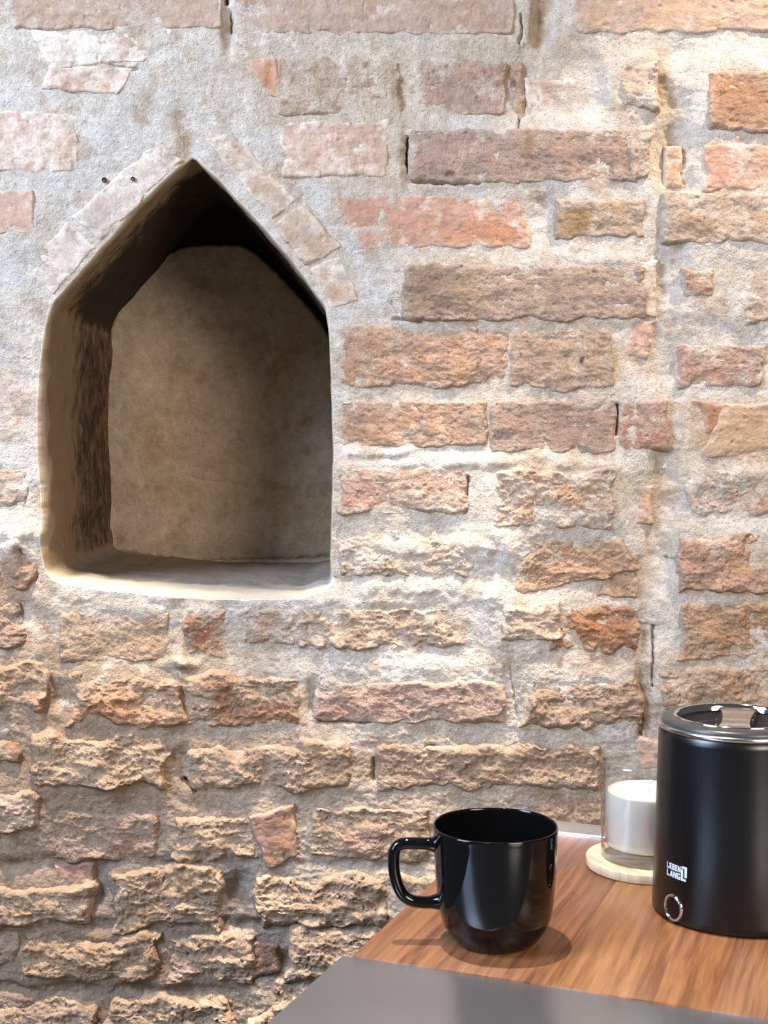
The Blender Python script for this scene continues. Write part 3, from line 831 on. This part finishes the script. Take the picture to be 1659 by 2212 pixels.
def wood_mat(name, c0, c1, c2, sx=9, sy=170, rough=.38, seed=0.0, gold=0.5):
    m, nt, b, N, L = new_mat(name)
    tc = N.new('ShaderNodeTexCoord'); mp = N.new('ShaderNodeMapping'); L.new(tc.outputs['Object'], mp.inputs['Vector'])
    mp.inputs['Location'].default_value = (seed, seed * 1.7, 0)
    wv = add_noise(nt, mp.outputs[0], 5, 2, .5)
    vm = N.new('ShaderNodeVectorMath'); vm.operation = 'MULTIPLY_ADD'; L.new(wv.outputs['Color'], vm.inputs[0]); vm.inputs[1].default_value = (.014, 0, 0); L.new(mp.outputs[0], vm.inputs[2])
    m2 = N.new('ShaderNodeMapping'); m2.inputs['Scale'].default_value = (sy, sx, 1); L.new(vm.outputs[0], m2.inputs['Vector'])
    n1 = add_noise(nt, m2.outputs[0], 1.0, 5, .6)
    m3 = N.new('ShaderNodeMapping'); m3.inputs['Scale'].default_value = (sy * .22, sx * .35, 1); L.new(vm.outputs[0], m3.inputs['Vector'])
    n2 = add_noise(nt, m3.outputs[0], 1.0, 4, .6)
    m4 = N.new('ShaderNodeMapping'); m4.inputs['Scale'].default_value = (sy * 7, sx * 5, 1); L.new(mp.outputs[0], m4.inputs['Vector'])
    n3 = add_noise(nt, m4.outputs[0], 1.0, 3, .6)
    a = ramp(nt, n1.outputs['Fac'], .40, .62, (*c0, 1), (*c1, 1))
    bb = ramp(nt, n2.outputs['Fac'], .40, .66)
    c = mix(nt, math_n(nt, 'MULTIPLY', bb.outputs['Color'], gold), a.outputs['Color'], (*c2, 1))
    g = ramp(nt, n3.outputs['Fac'], .3, .7, (.84, .82, .80, 1), (1.08, 1.08, 1.08, 1))
    c = mix(nt, 1.0, c, g.outputs['Color'], 'MULTIPLY')
    L.new(c, b.inputs['Base Color']); b.inputs['Roughness'].default_value = rough
    bp = N.new('ShaderNodeBump'); bp.inputs['Strength'].default_value = .12; bp.inputs['Distance'].default_value = .0004
    L.new(n3.outputs['Fac'], bp.inputs['Height']); L.new(bp.outputs[0], b.inputs['Normal'])
    return m


walnut = [wood_mat('walnut_red', (.115, .040, .019), (.26, .112, .050), (.31, .145, .062), seed=.3, gold=.4, sy=230),
          wood_mat('walnut_gold', (.16, .062, .027), (.30, .135, .055), (.34, .170, .066), seed=2.1, gold=.55, sy=170),
          wood_mat('walnut_mid', (.125, .045, .021), (.275, .120, .052), (.31, .150, .062), seed=4.4, gold=.4, sy=250)]
edges = [0, .1233, .2180, .345, .47, .595, .72, .845, TL]
for i, (a, b_) in enumerate(zip(edges[:-1], edges[1:])):
    obj_bm('top_board', box_bm(a + .00003, b_ - .00003, .0003, .2988, TZ - .0188, TZ, .00010, 1), walnut[i % 3] if i != 2 else walnut[2], table)

# ------------------------------------------------------------------ mug
mx, my = .0711, .857 - WALLD
mug = empty('mug', (mx, my, TZ))
tag(mug, 'glossy black ceramic mug with an angular loop handle, near the table corner', 'mug')
blackgl, _, _ = simple('black_glaze', (.0035, .0035, .004), .045, 0, **{'Specular IOR Level': .40, 'Coat Weight': .05, 'Coat Roughness': .02})
MH_ = .0746; R0 = .0404
prof = [(0, .0016), (.0185, .0016), (.0205, .0002), (.0232, .0002), (.0250, .0012), (.0288, .0045), (.0324, .0095), (.0350, .0152), (.0366, .0215), (.0377, .029), (.0386, .039), (.0393, .050), (.0399, .062),
        (.0402, .0705), (R0, .0732), (.04015, .0742), (.0396, .0746), (.0390, .0742), (.0386, .0730), (.0384, .060), (.0376, .044), (.0364, .029), (.0342, .0165), (.0300, .0085), (.0200, .0050), (0, .0045)]


def smooth_prof(p, n=3):
    for _ in range(n):
        q = [p[0]]
        for a, b in zip(p[:-1], p[1:]):
            q += [(a[0] * .75 + b[0] * .25, a[1] * .75 + b[1] * .25), (a[0] * .25 + b[0] * .75, a[1] * .25 + b[1] * .75)]
        p = q + [p[-1]]
    return p


bm = lathe(smooth_prof(prof, 2), 128)
for v in bm.verts:                                     # very slightly squared plan
    r = math.hypot(v.co.x, v.co.y)
    if r > 1e-6:
        a = math.atan2(v.co.y, v.co.x) - math.radians(-21.5) * 0
        f_ = 1 + .012 * -math.cos(4 * a) * min(1, v.co.z / .03); v.co.x *= f_; v.co.y *= f_
obj_bm('cup_body', bm, blackgl, mug)


def catmull(P, n=8):
    P = [Vector(p) for p in P]; Q = []
    for i in range(len(P) - 1):
        a, b, c, d = P[max(i - 1, 0)], P[i], P[i + 1], P[min(i + 2, len(P) - 1)]
        for j in range(n):
            t = j / n; Q.append(.5 * ((2 * b) + (c - a) * t + (2 * a - 5 * b + 4 * c - d) * t * t + (3 * b - 3 * c + d - a) * t ** 3))
    return Q + [P[-1]]


def tube(P, ra, rb, n=20, up=Vector((0, 1, 0)), flare=None):
    """sweep an oval (ra across the plane, rb along up) along P"""
    bm = bmesh.new(); rings = []
    for i, p in enumerate(P):
        t = (P[min(i + 1, len(P) - 1)] - P[max(i - 1, 0)]).normalized(); s = t.cross(up).normalized()
        f_ = flare(i / (len(P) - 1)) if flare else 1.0
        rings.append([bm.verts.new(p + s * ra * f_ * math.cos(2 * math.pi * k / n) + up * rb * f_ * math.sin(2 * math.pi * k / n)) for k in range(n)])
    for a, b in zip(rings[:-1], rings[1:]):
        for k in range(n): bm.faces.new((a[k], a[(k + 1) % n], b[(k + 1) % n], b[k]))
    bm.faces.new(rings[0][::-1]); bm.faces.new(rings[-1])
    return bm


hp = catmull([(-.0370, 0, .0615), (-.0420, 0, .0620), (-.0500, 0, .0624), (-.0585, 0, .0622), (-.0632, 0, .0598), (-.0648, 0, .0545), (-.0646, 0, .0450),
              (-.0624, 0, .0360), (-.0585, 0, .0292), (-.0530, 0, .0258), (-.0455, 0, .0248), (-.0400, 0, .0250), (-.0350, 0, .0254)], 8)
bm = tube(hp, .0038, .0042, 22, flare=lambda t: 1 + .45 * math.exp(-(min(t, 1 - t) / .07) ** 2))
obj_bm('handle', bm, blackgl, mug)

# ------------------------------------------------------------------ coaster and candle
gxy = (.1976, 1.008 - WALLD)
coaster = obj_bm('coaster', lathe([(0, 0), (.0445, 0), (.0453, .0006), (.0455, .0014), (.0455, .0062), (.0451, .0070), (.0443, .0073), (0, .0073)], 96),
                 wood_mat('pale_ash', (.50, .36, .22), (.72, .58, .40), (.76, .66, .50), sx=22, sy=260, rough=.6, seed=7.7, gold=.5), loc=(*gxy, TZ + .0001))
for p in coaster.data.polygons: p.use_smooth = abs(p.normal.z) < .5
coaster.rotation_euler.z = math.radians(25)
tag(coaster, 'round pale ash wood coaster under the candle glass', 'coaster')
candle = empty('candle', (*gxy, TZ + .0076))
tag(candle, 'white wax candle in a clear straight glass tumbler, behind the black cylinder', 'candle')
gl, nt, b = simple('clear_glass', (.97, .98, .97), .0)
tr = nt.nodes.new('ShaderNodeBsdfTransparent'); gs = nt.nodes.new('ShaderNodeBsdfGlossy'); gs.inputs['Roughness'].default_value = .02
lw = nt.nodes.new('ShaderNodeLayerWeight'); lw.inputs['Blend'].default_value = .35
tcr = ramp(nt, lw.outputs['Facing'], .55, .98, (.985, .99, .985, 1), (.36, .37, .36, 1)); nt.links.new(tcr.outputs['Color'], tr.inputs['Color'])
fz = math_n(nt, 'ADD', math_n(nt, 'MULTIPLY', math_n(nt, 'POWER', lw.outputs['Facing'], 3.0), .9), .11)
lw.inputs['Blend'].default_value = .5
ms = nt.nodes.new('ShaderNodeMixShader'); nt.links.new(fz, ms.inputs[0]); nt.links.new(tr.outputs[0], ms.inputs[1]); nt.links.new(gs.outputs[0], ms.inputs[2])
nt.links.new(ms.outputs[0], nt.nodes['Material Output'].inputs['Surface'])
GR, GH = .0350, .0722
gp = [(0, 0), (.0322, 0), (.0334, .0006), (.0340, .0020), (.0343, .006), (GR, .0700), (GR - .0001, .0716), (GR - .0008, .0722), (GR - .0018, .0721), (GR - .0026, .0713), (GR - .0028, .0690),
      (.03155, .0105), (.0305, .0088), (.028, .0080), (0, .0080)]
obj_bm('glass', lathe(gp, 96), gl, candle)
wax, nt, b = simple('white_wax', (.90, .87, .80), .42, 0, **{'Subsurface Weight': .35, 'Subsurface Scale': .012})
b.inputs['Subsurface Radius'].default_value = (1.0, .8, .55)
obj_bm('wax', lathe([(0, .0083), (.0276, .0083), (.0300, .0091), (.03115, .0110), (.03180, .0480), (.0319, .0490), (.0314, .0489), (.0300, .0483), (.012, .0481), (.003, .0486), (0, .0488)], 96), wax, candle)
wick, _, _ = simple('waxed_wick', (.86, .84, .80), .7)
wp = catmull([(.001, 0, .0478), (.0012, 0, .051), (.0026, .0004, .0545), (.0035, .0004, .0570)], 5)
obj_bm('wick', tube(wp, .0008, .0008, 8), wick, candle)

# ------------------------------------------------------------------ milk frother (black cylinder)
FX, FZ = .2400, .915
fr = empty('milk_frother', (FX, FZ - WALLD, TZ))
tag(fr, 'matt black cylindrical milk frother with chrome rim at the right edge', 'milk frother')
to_cam = math.atan2(-FZ, -FX)
fr_black, nt, b = simple('soft_touch_black', (.0028, .003, .004), .30, 0, **{'Specular IOR Level': .55})
nz = add_noise(nt, nt.nodes.new('ShaderNodeTexCoord').outputs['Object'], 2500, 2, .5)
bp = nt.nodes.new('ShaderNodeBump'); bp.inputs['Strength'].default_value = .05; bp.inputs['Distance'].default_value = .0002
nt.links.new(nz.outputs['Fac'], bp.inputs['Height']); nt.links.new(bp.outputs[0], b.inputs['Normal'])
RB, RT = .0565, .0517


def rad(z): return RB + (RT - RB) * min(1, z / .1235)


bod = [(0, 0), (.050, 0), (.0542, .0004), (.0556, .0014), (rad(.003), .003)] + [(rad(z), z) for z in np.linspace(.006, .1240, 24)] + [(RT - .0012, .1246), (.0400, .1248), (.0400, .1150), (0, .1140)]
obj_bm('body', lathe(bod, 160), fr_black, fr)
chr_, _, _ = simple('satin_chrome', (.66, .67, .69), .20, 1.0)
obj_bm('rim', lathe(smooth_prof([(.0495, .1244), (.0514, .1243), (.0525, .1252), (.0527, .1266), (.0520, .1277), (.0495, .1280)], 2), 160), chr_, fr)
lidm, _, _ = simple('lid_dark_grey', (.040, .041, .044), .33)
lid = obj_bm('lid', lathe(smooth_prof([(.0415, .1262), (.0498, .1262), (.0506, .1275), (.0502, .1296), (.0486, .1310), (.0455, .1318), (.0420, .1319), (.0412, .1316)], 2), 160), lidm, fr)
chr2, _, _ = simple('bright_chrome', (.80, .81, .83), .07, 1.0)
obj_bm('lid_ring', lathe(smooth_prof([(.0380, .1280), (.0392, .1316), (.0403, .1326), (.0415, .1325), (.0420, .1316), (.0416, .1270), (.0390, .1262)], 2), 160), chr2, lid)
smoke, nt, b = simple('smoked_lid_plastic', (.045, .04, .04), .05, 0, **{'Transmission Weight': .35, 'IOR': 1.49})
obj_bm('lid_dish', lathe(smooth_prof([(.0402, .1285), (.0393, .1282), (.0380, .1262), (.0350, .1222), (.030, .1206), (.012, .1202), (0, .1202), ], 2) + [(0, .1186), (.034, .1190), (.0402, .1250), (.0402, .1285)], 128), smoke, lid)
# grip: a waisted bridge across the dish
bm = bmesh.new(); top = []; n = 18
L_, Wd = .0400, .0128
pts = []
for i in range(n + 1):
    t = -1 + 2 * i / n; w = Wd * (.74 + .30 * abs(t) ** 2.2); pts.append((t * L_ * math.cos(math.asin(min(1, w / L_))) if abs(t) > .98 else t * L_ * .93, w))
outl = [(x, w) for x, w in pts] + [(x, -w) for x, w in pts[::-1]]
lo = [bm.verts.new((y, x, .1200)) for x, y in outl]; hi = [bm.verts.new((y * .97, x, .1306 - .0022 * (1 - (x / L_) ** 2))) for x, y in outl]
m_ = len(outl)
for i in range(m_):
    j = (i + 1) % m_; bm.faces.new((lo[i], lo[j], hi[j], hi[i]))
for i in range(n):
    bm.faces.new((hi[i], hi[i + 1], hi[m_ - 2 - i], hi[m_ - 1 - i])); bm.faces.new((lo[i], lo[m_ - 1 - i], lo[m_ - 2 - i], lo[i + 1]))
bmesh.ops.bevel(bm, geom=[e for e in bm.edges if abs(e.verts[0].co.z - e.verts[1].co.z) < .002 and e.verts[0].co.z > .125 and len(e.link_faces) == 2 and e.calc_face_angle(0) > .8],
                offset=.0010, segments=3, affect='EDGES')
gripm, _, _ = simple('grip_gloss', (.10, .075, .065), .08, 0, **{'Specular IOR Level': .9, 'Coat Weight': 1.0})
g = obj_bm('lid_grip', bm, gripm, lid, smooth=False); g.rotation_euler.z = math.radians(-17)


def on_body(phi_deg, h, lift):
    """point on the frother's side; phi measured leftwards from the direction of the lens"""
    a = to_cam - math.radians(phi_deg)
    return a, (rad(h) + lift)


# round button with a chrome ring
def wrap(bm, phi, h0, lift0=0.0):
    """flat (x right, y up, z out) -> wrapped on the body"""
    for v in bm.verts:
        x, y, z = v.co
        h = h0 + y; a = to_cam - math.radians(phi) + x / rad(h); r = rad(h) + lift0 + z
        v.co = (r * math.cos(a), r * math.sin(a), h)


RBU = .0083
bm = lathe([(RBU - .0014, -.0006), (RBU - .0013, .0007), (RBU - .0007, .0012), (RBU, .0010), (RBU + .0005, .0003), (RBU + .0006, -.0008)], 64)
wrap(bm, 46.2, .0106); ringo = obj_bm('button_ring', bm, chr2, None)
bm = lathe([(RBU - .0013, -.0008), (RBU - .0016, .0002), (RBU - .0024, .0004), (.004, .0003), (0, .0003)], 48)
wrap(bm, 46.2, .0106); but = obj_bm('button', bm, fr_black, fr); ringo.parent = but

# printed mark: two lines of capitals and an angular bracket
printw, _, _ = simple('pale_print', (.62, .74, .82), .5)
LET = {
    'L': [(0, 0, .30, 1), (0, 0, .85, .26)],
    'E': [(0, 0, .30, 1), (0, 0, .85, .24), (0, .38, .78, .62), (0, .76, .85, 1)],
    'B': [(0, 0, .30, 1), (0, 0, .80, .24), (0, .39, .80, .61), (0, .76, .78, 1), (.62, .10, .92, .46), (.60, .54, .88, .90)],
    'N': [(0, 0, .28, 1), (.66, 0, .94, 1), 'dN'],
    'A': ['dA', (.22, .18, .74, .38)],
    'G': [(0, .10, .30, .90), (.10, 0, .88, .24), (.10, .76, .86, 1), (.62, 0, .90, .52), (.46, .34, .90, .54)],
}


def add_quad(bm, p):
    # subdivide so that the print follows the curved side
    for i in range(3):
        t0, t1 = i / 3, (i + 1) / 3
        a = [p[0][k] + (p[1][k] - p[0][k]) * t0 for k in (0, 1)]; b = [p[0][k] + (p[1][k] - p[0][k]) * t1 for k in (0, 1)]
        c = [p[3][k] + (p[2][k] - p[3][k]) * t1 for k in (0, 1)]; d = [p[3][k] + (p[2][k] - p[3][k]) * t0 for k in (0, 1)]
        bm.faces.new([bm.verts.new((x, y, 0)) for x, y in (a, b, c, d)])


def word(bm, s, x, y, w, h):
    cw = w / len(s)
    for i, ch in enumerate(s):
        X0 = x + i * cw; sx_ = cw * .98
        f_ = lambda a, b: (X0 + a * sx_, y + b * h)
        for q_ in LET[ch]:
            if q_ == 'dN': add_quad(bm, [f_(.0, 1), f_(.30, 1), f_(.94, 0), f_(.64, 0)])
            elif q_ == 'dA':
                add_quad(bm, [f_(0, 0), f_(.30, 0), f_(.62, 1), f_(.32, 1)]); add_quad(bm, [f_(.66, 0), f_(.96, 0), f_(.64, 1), f_(.34, 1)])
            else: add_quad(bm, [f_(q_[0], q_[1]), f_(q_[2], q_[1]), f_(q_[2], q_[3]), f_(q_[0], q_[3])])


bm = bmesh.new()
word(bm, 'LEBEN', -.0094, .0004, .0136, .0040)
word(bm, 'LANG', -.0094, -.0044, .0136, .0040)
for x0, y0, x1, y1 in ((.0044, -.0044, .0061, .0030), (.0044, -.0044, .0086, -.0030), (.0073, -.0020, .0092, .0044), (.0048, .0036, .0092, .0050)):
    add_quad(bm, [(x0, y0), (x1, y0), (x1, y1), (x0, y1)])
wrap(bm, 44.0, .0348, .00012)
obj_bm('printed_mark', bm, printw, fr, smooth=False)
